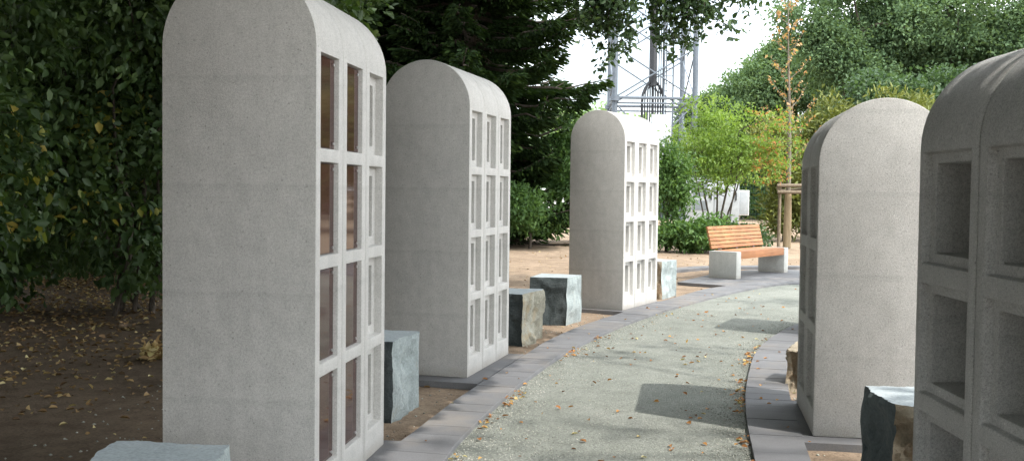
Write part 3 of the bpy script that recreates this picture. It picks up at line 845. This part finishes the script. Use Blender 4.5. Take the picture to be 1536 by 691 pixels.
# olive conifer hedge trees on the right, behind the pale stele
G_OL = 'olive green conifers behind the right steles'
for i, (x, y, h, rd, lab) in enumerate(((8.1,31,3.7,1.0,'short olive conifer close behind the staked young tree'),(9.6,31.6,4.6,1.35,'olive conifer above the left shoulder of the pale low stele'),(11.4,31.2,4.95,1.35,'tallest olive conifer above the rounded top of the pale low stele'),(13.4,32,4.8,1.4,'olive conifer between the pale stele and the dark stele'),(15.6,32.5,4.0,1.5,'olive conifer hidden low behind the dark right stele'))):
    r = np.random.default_rng(80+i)
    lb = lobes_in((x, y, h*.5), (rd, rd, h*.5), 14, r, (.35, .55))
    tree('conifer_shrub', lab, 'conifer', (x, y), (x, y, h*.7), .10, lb, 330, 34, .17, .16, .32, M['leaf_olive'], seed=81+i, droop=-.35, inner=.3, group=G_OL)

# big oaks far right
G_FO = 'big oaks beyond the clearing on the right'
for i, (x, y, zc, rx, rz, lab, lf) in enumerate((
        (11.6,62,5.2,2.4,2.6,'small rounded oak far off, lowest of the oaks, next to the mast','leaf_oak_far'),
        (14.2,58,7.0,3.0,3.0,'distant oak whose crown steps down to the sky right of the mast','leaf_oak_far'),
        (16.5,50,9.2,3.6,4.2,'tall oak behind the sparse orange tree','leaf_oak_far'),
        (18.0,56,5.4,3.8,3.8,'oak filling the gap low behind the tall ones, right of the sparse orange tree','leaf_oak_far'),
        (21.0,51,9.6,4.4,5.2,'broad oak with the highest crown, straight above the pale low stele','leaf_oak_far'),
        (26.0,50,9.0,4.4,5.2,'oak above the gap between the pale and the dark low stele','leaf_oak_far'),
        (16.0,44,4.6,3.0,2.2,'lower oak crown in front of the tall ones, above the olive conifers','leaf_oak'),
        (22.5,43,5.2,3.6,2.5,'lower oak crown behind the rounded top of the pale stele','leaf_oak_far'),
        (24.6,41,9.6,2.6,4.0,'pale birch like tree above the dark low stele at the right edge','leaf_birch'))):
    r = np.random.default_rng(90+i)
    lb = lobes_in((x, y, zc), (rx, rx*.8, rz), 17, r, (.30, .50))
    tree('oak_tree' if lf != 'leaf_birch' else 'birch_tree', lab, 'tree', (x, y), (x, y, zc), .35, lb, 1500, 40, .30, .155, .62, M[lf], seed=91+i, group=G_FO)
# pale far trees low on the horizon, behind mast and cabinets
G_FT = 'far pale trees low on the horizon'
for i, (x, y, h, rx, lab) in enumerate(((5.2,76,7.6,4.2,'far pale tree seen low between the evergreen and the mast'),(11.5,80,7.4,4.6,'far pale tree seen through the legs of the mast'),(19.0,84,8.5,5.2,'far tree behind the yellow green young tree'),(-3,75,8,5,'far tree behind the dark evergreens'),(28,80,9,6,'far tree behind the olive conifers'),(38,76,10,6,'far tree behind the right edge oaks'),(-14,70,10,6,'far tree behind the nearest stele'),(-24,60,11,7,'far tree behind the left shrubs'))):
    r = np.random.default_rng(110+i)
    lb = lobes_in((x, y, h*.52), (rx, rx*.7, h*.5), 12, r, (.35, .55))
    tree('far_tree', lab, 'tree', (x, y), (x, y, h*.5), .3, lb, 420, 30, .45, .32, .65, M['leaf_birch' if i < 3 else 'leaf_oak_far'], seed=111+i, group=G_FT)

# ---- unseen oaks added to shade the place; crowns cut by where shadows land
def shade_zone(Q):
    """where the crown's leaves fall, followed down the sun's rays to the ground"""
    k = Q[:, 2]/SUN.z; gx = Q[:, 0]-SUN.x*k; gy = Q[:, 1]-SUN.y*k
    return gx, gy
def keep_left(Q):
    gx, gy = shade_zone(Q); out = np.zeros(len(Q), bool)
    for i in range(len(Q)):
        j = .22*noise.noise((gx[i]*1.6, gy[i]*1.6, 2.0))
        y = gy[i]
        lim = edge_x(L_OUT, y) - .12 + j*.5 if y < 10.3 else -1.3 + j
        out[i] = gx[i] < lim and Q[i, 2] > 1.35 + .25*max(Q[i, 1], 0) + 1.2
    return out
def keep_cam(Q):
    gx, gy = shade_zone(Q); out = np.zeros(len(Q), bool)
    for i in range(len(Q)):
        j = .5*noise.noise((gx[i]*1.3, gy[i]*1.3, 4.0))
        out[i] = gy[i] < 4.85 + j*.6 + .12*gx[i] and Q[i, 2] > 1.35 + .25*max(Q[i, 1], 0) + 1.2
    return out
def keep_mid(Q):
    gx, gy = shade_zone(Q); out = np.zeros(len(Q), bool)
    for i in range(len(Q)):
        j = .8*noise.noise((gx[i]*.6, gy[i]*.6, 6.0))
        out[i] = gx[i] < .7 + j and gy[i] > 24.4 + j*.5 and Q[i, 2] > 1.35 + .25*max(Q[i, 1], 0) + .8
    return out
lb = [(x + .5*math.sin(y*1.7), y, max(5.4, 3.7 + .25*y) + .4*math.sin(x*2+y), 1.7, 1.7, .8) for x in (-6.8,-4.8,-2.8,-.8,1.2,3.2) for y in (-.6,1.4,3.4,5.4,7.4,9.4,11.4,13.4,15.4)]
lb += [(x, y, 6.9, 1.5, 1.5, .8) for x in (.2,1.4,2.6,3.8) for y in (.4,1.8,3.2,4.6,6.0)]
tree('oak_tree', 'unseen oak added left of the view, low canopy cut to shade the left steles and shrubs', 'tree', (-4.9, 4.4), (-4.2, 4.6, 5.2), .32, lb, 4300, 32, .30, .19, .6, M['leaf_oak'], seed=131, keep=keep_left, group='unseen oaks added to shade the memorial')
lb = [(x, y, z, 1.9, 1.9, .8) for x in (-5.4,-3.2,-1.1,1.0,3.2,5.4,7.4) for y in (-7.4,-5.0,-2.8,-.8,1.4) for z in (6.0 + .4*math.sin(x+y*2),)]
tree('oak_tree', 'unseen oak added behind the camera, canopy cut to shade the dark right stele', 'tree', (6.6, -2.2), (6.2, -2.0, 5.6), .34, lb, 1150, 26, .30, .18, .6, M['leaf_oak'], seed=132, keep=keep_cam, group='unseen oaks added to shade the memorial')
lb = [(x, y, z, 2.2, 2.0, 1.2) for x in (-5.0,-2.4,.2,2.6,5.0,7.4) for y in (18.6,20.8,22.6) for z in (9.0 + .8*math.sin(x+y),)]  # unseen high crown, added to darken the evergreens
tree('oak_tree', 'unseen tall oak added behind the nearest stele, high crown cut to keep the evergreens dark', 'tree', (-5.7, 21.8), (-5.2, 21.6, 8.4), .30, lb, 2200, 30, .36, .24, .6, M['leaf_oak'], seed=133, keep=keep_mid, group='unseen oaks added to shade the memorial')

spots = [(.50,6.05,.75,.16),(.1,5.35,.4,.2),(.75,8.5,.7,.2),(2.0,9.3,.6,.16),(3.2,13.3,.9,.25),(1.9,11.6,.6,.2)]  # path spots that the unseen oak's lobes are set to shade
lb = []
for (gx, gy, a, b) in spots:
    z = 14 + 1.5*math.sin(gx*5+gy); k = z/SUN.z; lb.append((gx+SUN.x*k, gy+SUN.y*k, z, a, b, .3))
tree('oak_tree', 'unseen thin oak far right of the view, crown lobes set to cast the soft bands across the gravel', 'tree', (15.5, -1.0), (14.5, -1.5, 13.5),   .14, lb, 24, 14, .13, .13, .6, M['leaf_oak'], seed=134, high=True, group='unseen oaks added to shade the memorial')
r2 = np.random.default_rng(150)  # oaks added out of view to dim light from left and behind
for i, (x, y, h, rd, lab) in enumerate(((-8.8, 3.2, 7.5, 2.6, 'dense oak added out of view to the left to dim the light, level with the nearest stele'), (-7.6, -2.4, 8.5, 3.2, 'dense oak added unseen behind the camera on the left to dim the light'), (-5.6, -7.5, 9.0, 3.0, 'dense oak added unseen farther behind the camera on the left to dim the light'), (-11.5, 8.2, 8, 3.0, 'dense oak added out of view to the left of the shrubs'))):
    tree('oak_tree', lab, 'tree', (x, y), (x, y, h*.55), .25, lobes_in((x, y, h*.52), (rd, rd, h*.46), 15, r2), 420, 32, .38, .26, .6, M['leaf_oak'], seed=151+i, group='unseen oaks added to shade the memorial')

# the oak limb that hangs into the top of the view before the mast
def oak_limb():
    r = np.random.default_rng(140); base = (9.4, 14.6, -.05)
    t = thing('oak_tree', 'oak reaching a leafy branch in from above, in front of the steel mast', 'tree', base); o0 = np.array(base)
    mb = MB(); tr = [(9.4,14.6,-.15),(9.3,14.6,2),(9.1,14.5,4.2),(9.0,14.5,6.4),(8.9,14.5,8.2)]
    mb.tube([np.array(p)-o0 for p in tr], [.30,.24,.20,.15,.07], 10)
    main = [(9.1,14.5,4.6),(7.6,14.4,5.0),(5.8,14.3,5.1),(4.0,14.2,4.95),(2.6,14.1,4.7),(1.3,14.1,4.55)]
    mb.tube([np.array(p)-o0 for p in main], [.11,.09,.07,.055,.04,.015], 8)
    PQ, DQ = [], []
    def spray(a, b, n, sp=.13):
        a = np.array(a); b = np.array(b); pts = [a, (a+b)/2 + r.normal(size=3)*.05, b]
        mb.tube([p-o0 for p in pts], [.012,.008,.003], 5)
        for _ in range(n):
            q = r.uniform(.15, 1.03); p = a + (b-a)*q
            k = p + r.normal(size=3)*sp
            mb2 = k
            for c in range(5):
                PQ.append(mb2 + r.normal(size=3)*.03); DQ.append((k-p)*2 + r.normal(size=3)*.7 + np.array((0, 0, -.15)))
    hang = [(.98,3.62),(1.05,3.40),(1.12,3.18),(1.25,3.10),(1.38,3.12),(1.50,3.28),(1.20,3.45),(1.35,3.50),(1.48,3.62),(1.15,3.75),(1.30,3.82),(1.56,3.90),
            (1.84,3.62),(1.92,3.42),(2.02,3.32),(2.15,3.28),(2.28,3.26),(2.40,3.36),(2.46,3.58),(2.10,3.55),(2.25,3.62),(2.0,3.8),(2.2,3.85),(2.4,3.88),(2.58,3.72),(2.66,3.9)]
    for (x, z) in hang:
        xx = x + r.uniform(-.15, .15); zt = np.interp(x, [1.3, 2.6, 4], [4.55, 4.7, 4.95]); xx += (1.3-x)*.25 if x < 1.7 else (2.2-x)*.25
        spray((xx, 14.1 + r.uniform(-.3, .3), zt), (x, 14.05 + r.uniform(-.35, .35), z), 40, .085)
    for (a, b) in (((2.6,14.1,4.2),(3.1,14,3.86)),((2.5,14.1,3.9),(2.98,14.1,3.50)),((1.5,14.1,4.1),(.92,14,3.62)),((2.3,14.1,4.4),(3.35,14.1,4.05))):
        spray(a, b, 30, .08)
    for i in range(70):
        x = r.uniform(1.2, 8.8); z = np.interp(x, [1.3, 4, 6, 9], [4.55, 4.95, 5.1, 4.8])
        spray((x, 14.2, z), (x + r.normal()*.6, 14.2 + r.normal()*.8, z + r.uniform(.35, 1.5)), 16, .16)
    for i in range(60):
        spray((9.0, 14.5, r.uniform(5, 8)), (9 + r.normal()*1.3, 14.5 + r.normal()*1.3, r.uniform(5.4, 9)), 26, .22)
    build_leaves('crown', np.array(PQ)-o0, np.array(DQ), .078, .62, M['leaf_oak'], t, seed=141)
    mb.build('trunk', M['bark'], t, smooth=True, angle=60)
oak_limb()

# ------------------------------------------------------------------ steel lattice mast
def mast():
    t = thing('lattice_mast', 'grey steel lattice mast with cables and ladder against the white sky', 'mast', (5.6, 43.5, 0)); o0 = Vector((5.6, 43.5, 0))
    C = {'a': (4.03, 42), 'b': (7.27, 42.2), 'c': (4.22, 46.2), 'd': (7.42, 46.4)}
    P = lambda k, z: Vector((C[k][0], C[k][1], z)) - o0
    for k in C:
        mb = MB(); mb.tube([P(k, -.1), P(k, 18)], .115, 12)
        for z in (5.05, 11): mb.tube([P(k, z-.09), P(k, z+.09)], .20, 12)
        mb.build('leg', M['galv'], t, smooth=True)
    def brace(a, b, r=.032):
        mb = MB(); mb.tube([a, b], r, 7); mb.build('brace', M['galv'], t, smooth=True)
    for (p, q) in (('a','b'),('c','d'),('a','c'),('b','d')):
        for z in (5.05,):
            brace(P(p, z+.05), P(q, z+.05), .06); brace(P(p, z-.16), P(q, z-.16), .04)
        for (z0, z1) in ((5.1, 7.1), (7.1, 9.1), (9.1, 11.1), (1.6, 4.9)):
            brace(P(p, z0), P(q, z1)); brace(P(q, z0), P(p, z1))
    mb = MB()
    for i in range(9):
        x = -.12 + (i % 3)*.10; y = -1.2 + (i//3)*.10; e = -.44 + i*.11; q = .25*((i*7) % 5)/5
        mb.tube([(x, y, 18), (x, y, 6.0+q), (x*.9+e*.1, y, 5.75+q), (x*.35+e*.65, y, 5.5+q), (e*.95, y, 5.25+q), (e, y, 4.9), (e, y, .3)], .030 if i % 4 else .055, 7)
    for x in (.22, .30, .38, .52): mb.tube([(x, -1.2, 18), (x, -1.2, .3)], .020, 6)
    mb.tube([(0, -1.15, 18), (0, -1.15, 6.4), (0, -1.15, 5.6)], .15, 8)
    mb.build('cable_bundle', M['black_cable'], t, smooth=True)
    mb = MB()
    for x in (.42, .78): mb.tube([(x, -1.3, 0), (x, -1.3, 18)], .035, 7)
    z = .3
    while z < 12: mb.tube([(.42, -1.3, z), (.78, -1.3, z)], .018, 6); z += .3
    mb.build('ladder', M['galv'], t, smooth=True)
    mb = MB()
    mb.box((-.08, -1.5, 2.2), (.72, -1.35, 4.45)); mb.build('junction_panel', M['cabinet'], t, smooth=True, bevel=.02)
mast()

# ------------------------------------------------------------------ cabinets, fence, vehicles behind
def cabinet():
    t = thing('equipment_cabinet', 'wide light grey equipment cabinet with two doors behind the slender stems', 'cabinet', (6.15, 36.6, -.05), R(-2))
    mb = MB(); mb.box((0, 0, 0), (1.75, .8, 1.86)); mb.box((-.03, -.03, 1.864), (1.78, .83, 1.92)); mb.box((-.02, -.02, -.05), (1.77, .82, .08))
    mb.build('body', M['cabinet'], t, smooth=True, bevel=.012)
    for x0 in (.03, .89):
        d = MB(); d.box((x0, -.035, .12), (x0+.83, -.003, 1.82)); dd = d.build('door', M['cabinet'], t, smooth=True, bevel=.008)
        p = MB()
        if x0 < .5:
            p.box((x0+.10, -.045, 1.28), (x0+.62, -.037, 1.74)); p.box((x0+.08, -.045, .80), (x0+.62, -.037, 1.12))
        else:
            for k in range(6): p.box((x0+.12, -.045, .3+k*.05), (x0+.60, -.037, .33+k*.05))
        p.build('vent_panel', M['cabinet_panel'], dd)
        h = MB(); h.box((x0+.72, -.075, 1.15), (x0+.76, -.036, 1.42)); h.build('handle', M['dark_rubber'], dd, smooth=True, bevel=.008)
cabinet()
def meter():
    t = thing('meter_box', 'small pale box on a post right of the wide grey cabinet', 'meter box', (8.12, 36.9, -.05))
    b = MB(); b.box((-.18, -.14, .62), (.18, .14, 1.50)); b.build('body', M['white_paint'], t, smooth=True, bevel=.02)
    d = MB(); d.box((-.15, -.156, .66), (.15, -.142, 1.46)); d.build('door', M['cabinet'], t, smooth=True, bevel=.008)
    p = MB(); p.box((-.30, .145, -.1), (-.16, .25, 1.75)); p.box((-.16, .145, .9), (.1, .2, 1.0)); p.build('post', M['cabinet_panel'], t)
meter()
def fence():
    t = thing('mesh_fence', 'dark green wire mesh fence with posts behind the bench', 'fence', (0, 38.4, -.05))
    X0, X1 = -2.0, 16.0; x = X0; n = 0
    while x <= X1 + .01:
        mb = MB(); mb.box((x-.03, -.03, -.1), (x+.03, .03, 2.05)); mb.build('post', M['green_metal'], t); x += 2.5; n += 1
    w = MB(); x = X0
    while x < X1:
        w.box((x-.0028, -.037, .05), (x+.0028, -.032, 2.0)); x += .10
    for k in range(11):
        w.box((X0, -.045, .05+k*.195), (X1, -.039, .058+k*.195))
    w.build('wire_mesh', M['green_metal'], t)
fence()
def van(name, label, cat, loc, rz, L=4.9, H=1.95, Wd=1.9):
    t = thing(name, label, cat, loc, rz)
    prof = [(0,.35),(L,.35),(L,.95),(L-.75,1.12),(L-1.45,H-.05),(L-1.7,H),(.12,H),(0,H-.2)]
    mb = MB(); k = len(prof)
    mb.add([(x, 0, z) for x, z in prof] + [(x, Wd, z) for x, z in prof], [tuple(range(k)), tuple(range(2*k-1, k-1, -1))] + [(i, k+i, k+(i+1) % k, (i+1) % k) for i in range(k)])
    m = mb.mesh('body', M['white_paint']); bm = bmesh.new(); bm.from_mesh(m); bmesh.ops.recalc_face_normals(bm, faces=bm.faces)
    bmesh.ops.bevel(bm, geom=bm.edges[:], offset=.07, segments=3, affect='EDGES'); bm.to_mesh(m); bm.free()
    m.polygons.foreach_set('use_smooth', [True]*len(m.polygons)); m.set_sharp_from_angle(angle=R(40)); obj('body', m, t)
    for y in (-.004, Wd+.004):
        g = MB(); q = [(L-2.55,1.18),(L-1.12,1.18),(L-1.55,H-.16),(L-2.55,H-.16)]
        g.add([(x, y-.004, z) for x, z in q] + [(x, y+.004, z) for x, z in q], [(0,1,2,3),(7,6,5,4)] + [(i, 4+i, 4+(i+1) % 4, (i+1) % 4) for i in range(4)]); g.build('side_window', M['dark_glass'], t)
        for x in (.95, L-.95):
            wl = MB(); yy = y + (.02 if y < 1 else -.02)
            wl.tube([(x, yy-.09, .33), (x, yy+.09, .33)], .33, 20); ww = wl.build('wheel', M['dark_rubber'], t, smooth=True)
            rm = MB(); s = -1 if y < 1 else 1
            rm.tube([(x, yy+s*.09, .33), (x, yy+s*.10, .33)], .2, 16); rm.build('rim', M['galv'], ww, smooth=True)
    wd = MB(); wd.add([(L-.80,.16,1.15),(L-.80,Wd-.16,1.15),(L-1.40,Wd-.22,H-.12),(L-1.40,.22,H-.12)], [(0,1,2,3)])
    for v in range(4): x, y, z = wd.v[v]; wd.v[v] = (x+.035, y, z+.03)
    wd.build('windscreen', M['dark_glass'], t)
    for y in (.12, Wd-.3):
        r_ = MB(); r_.box((-.02, y, .8), (.03, y+.18, 1.1)); r_.build('tail_light', M['red_glass'], t)
van('parked_car', 'white car parked beyond the fence, right of the pale meter box', 'car', (12.35, 57, -.05), R(6), 4.4, 1.5, 1.8)
for i, (x, lab) in enumerate(((4.6, 'far hedge bush behind the wide grey cabinet'), (8.2, 'far hedge bush behind the pale meter box'), (12.2, 'far hedge bush behind the staked young tree'), (1.2, 'far hedge bush behind the farthest tall stele'), (-2.6, 'far hedge bush behind the dark evergreen'))):
    r = np.random.default_rng(170+i)
    lb = lobes_in((x, 55 + i*.4, 1.5), (2.3, 1.0, 1.6), 12, r, (.4, .6))
    tree('hedge_bush', lab, 'bush', (x, 55 + i*.4), (x, 55 + i*.4, 1.8), .06, lb, 420, 30, .25, .17, .6, M['leaf_mid'], seed=171+i, inner=.2, group='bushes along the far side beyond the fence')
van('parked_car', 'white car glimpsed through the greenery left of the farthest tall stele', 'car', (-1.4, 43, -.05), R(4), 4.5, 1.5, 1.8)

# ------------------------------------------------------------------ litter and gravel
def litter(name, pts, size, mat, seed, flat=.35, asp=.65):
    r = np.random.default_rng(seed); P = np.array(pts, float); n = len(P)
    D = r.normal(size=(n, 3)); D[:, 2] = np.abs(D[:, 2])*flat*.6
    U = np.tile([0, 0, 2.2], (n, 1))
    o = build_leaves(name, P, D, size, asp, mat, None, None, U, seed, fold=.3)
    return tag(o, kind='stuff')
r = np.random.default_rng(200); pts = []
while len(pts) < 9000:
    x = r.uniform(-8.5, -1.6); y = r.uniform(6, 16)
    edge = -2.0 - .28*(y-4) if y < 9 else -3.2 + .1*(y-9)
    dens = 1/(1+math.exp((x - edge)/.38)) * (1 if y > 7 else .45)
    if x > -1.0 or r.random() > dens*.97 + .03: continue
    if noise.noise((x*1.1, y*1.1, 1)) < -.25 and r.random() < .7: continue
    pts.append((x, y, soil_z(x, y) + r.uniform(.003, .025)))
litter('leaf_litter', pts, .046, M['leaf_litter'], 201)
pts = []
for _ in range(210):      # scattered over the path
    y = r.uniform(4.6, 15); a = edge_x(L_IN, y); b = edge_x(R_IN, y); x = a + (b-a)*r.random()
    pts.append((x, y, -.022 + r.uniform(0, .004)))
for _ in range(240):      # drifted against the kerbs
    y = r.uniform(4.6, 11.5); c = noise.noise((y*1.4, 3, 0))
    if c < .08: continue
    pts.append((edge_x(L_IN, y) + abs(r.normal())*.055 + .01, y, -.024 + r.uniform(0, .02)))
for _ in range(210):
    y = r.uniform(4.6, 9.8); c = noise.noise((y*1.7, 8, 0))
    if c < -.02: continue
    pts.append((edge_x(R_IN, y) - abs(r.normal())*.045 - .01, y, -.024 + r.uniform(0, .02)))
for _ in range(40):
    y = r.uniform(5, 14); s = r.random() < .5
    x = edge_x(L_IN if s else R_IN, y) + (-1 if s else 1)*r.uniform(.05, .35); pts.append((x, y, .004))
litter('fallen_leaves', pts, .031, M['leaf_fallen'], 202)
pts = []
for _ in range(700):      # on the open soil
    y = r.uniform(5, 24); x = r.uniform(-2.5, 6)
    if edge_x(L_OUT, y)-.05 < x < edge_x(R_OUT, y)+.05: continue
    pts.append((x, y, soil_z(x, y) + .006))
litter('fallen_leaves', pts, .04, M['leaf_litter'], 203)

def gravel_bits(name, pts, s0, s1, seed, mat):
    r = np.random.default_rng(seed); P = np.array(pts); n = len(P)
    base = np.array([(1,0,0),(0,1,0),(-1,0,0),(0,-1,0),(0,0,.7),(0,0,-.7)], float)
    V = base[None]*r.uniform(.6, 1.3, (n, 6, 1))*(r.uniform(s0, s1, (n, 1, 1)))
    a = r.uniform(0, 6.28, n); c, s = np.cos(a), np.sin(a)
    X = V[:, :, 0]*c[:, None] - V[:, :, 1]*s[:, None]; Y = V[:, :, 0]*s[:, None] + V[:, :, 1]*c[:, None]
    V = np.stack([X, Y, V[:, :, 2]], 2) + P[:, None, :]
    F = np.array([(0,1,4),(1,2,4),(2,3,4),(3,0,4),(1,0,5),(2,1,5),(3,2,5),(0,3,5)])
    m = bpy.data.meshes.new(name); m.vertices.add(n*6); m.vertices.foreach_set('co', V.reshape(-1).astype(np.float32))
    I = (np.arange(n)[:, None, None]*6 + F[None]).reshape(-1); m.loops.add(n*24); m.loops.foreach_set('vertex_index', I.astype(np.int32))
    m.polygons.add(n*8); m.polygons.foreach_set('loop_start', np.arange(0, n*24, 3, dtype=np.int32))
    at = m.attributes.new('tone', 'FLOAT', 'POINT'); at.data.foreach_set('value', np.repeat(r.random(n), 6).astype(np.float32))
    m.materials.append(mat); m.update(calc_edges=True)
    return tag(obj(name, m), kind='stuff')
pts = []
while len(pts) < 16000:
    y = 4.4 + 8*r.random()**1.6; a = edge_x(L_IN, y); b = edge_x(R_IN, y); q = r.random()
    if r.random() < .35: q = min(q, abs(r.normal())*.08) if r.random() < .5 else max(q, 1-abs(r.normal())*.08)
    pts.append((a + (b-a)*q, y, -.0265))
gravel_bits('gravel', pts, .002, .0065, 205, M['pebble'])
pts = []
while len(pts) < 2500:
    y = r.uniform(4.6, 14); x = r.uniform(-2.6, 4)
    if edge_x(L_OUT, y) < x < edge_x(R_OUT, y): continue
    pts.append((x, y, soil_z(x, y) + .002))
gravel_bits('gravel', pts, .004, .012, 206, M['pebble'])

# clump of dried plant on the dark soil
def clump():
    r = np.random.default_rng(210); P = np.array([(r.normal()*.05, r.normal()*.05, abs(r.normal())*.05) for _ in range(130)]); D = r.normal(size=(130, 3)); D[:, 2] = np.abs(D[:, 2])
    o = build_leaves('dried_clump', P, D, .075, .45, M['leaf_litter'], None, np.clip(r.normal(.85, .15, 130), 0, 1), seed=211)
    o.location = (-2.86, 8.4, soil_z(-2.86, 8.4)); tag(o, 'small clump of dried pale plant on the dark soil beside the nearest stele', 'dried plant')
clump()
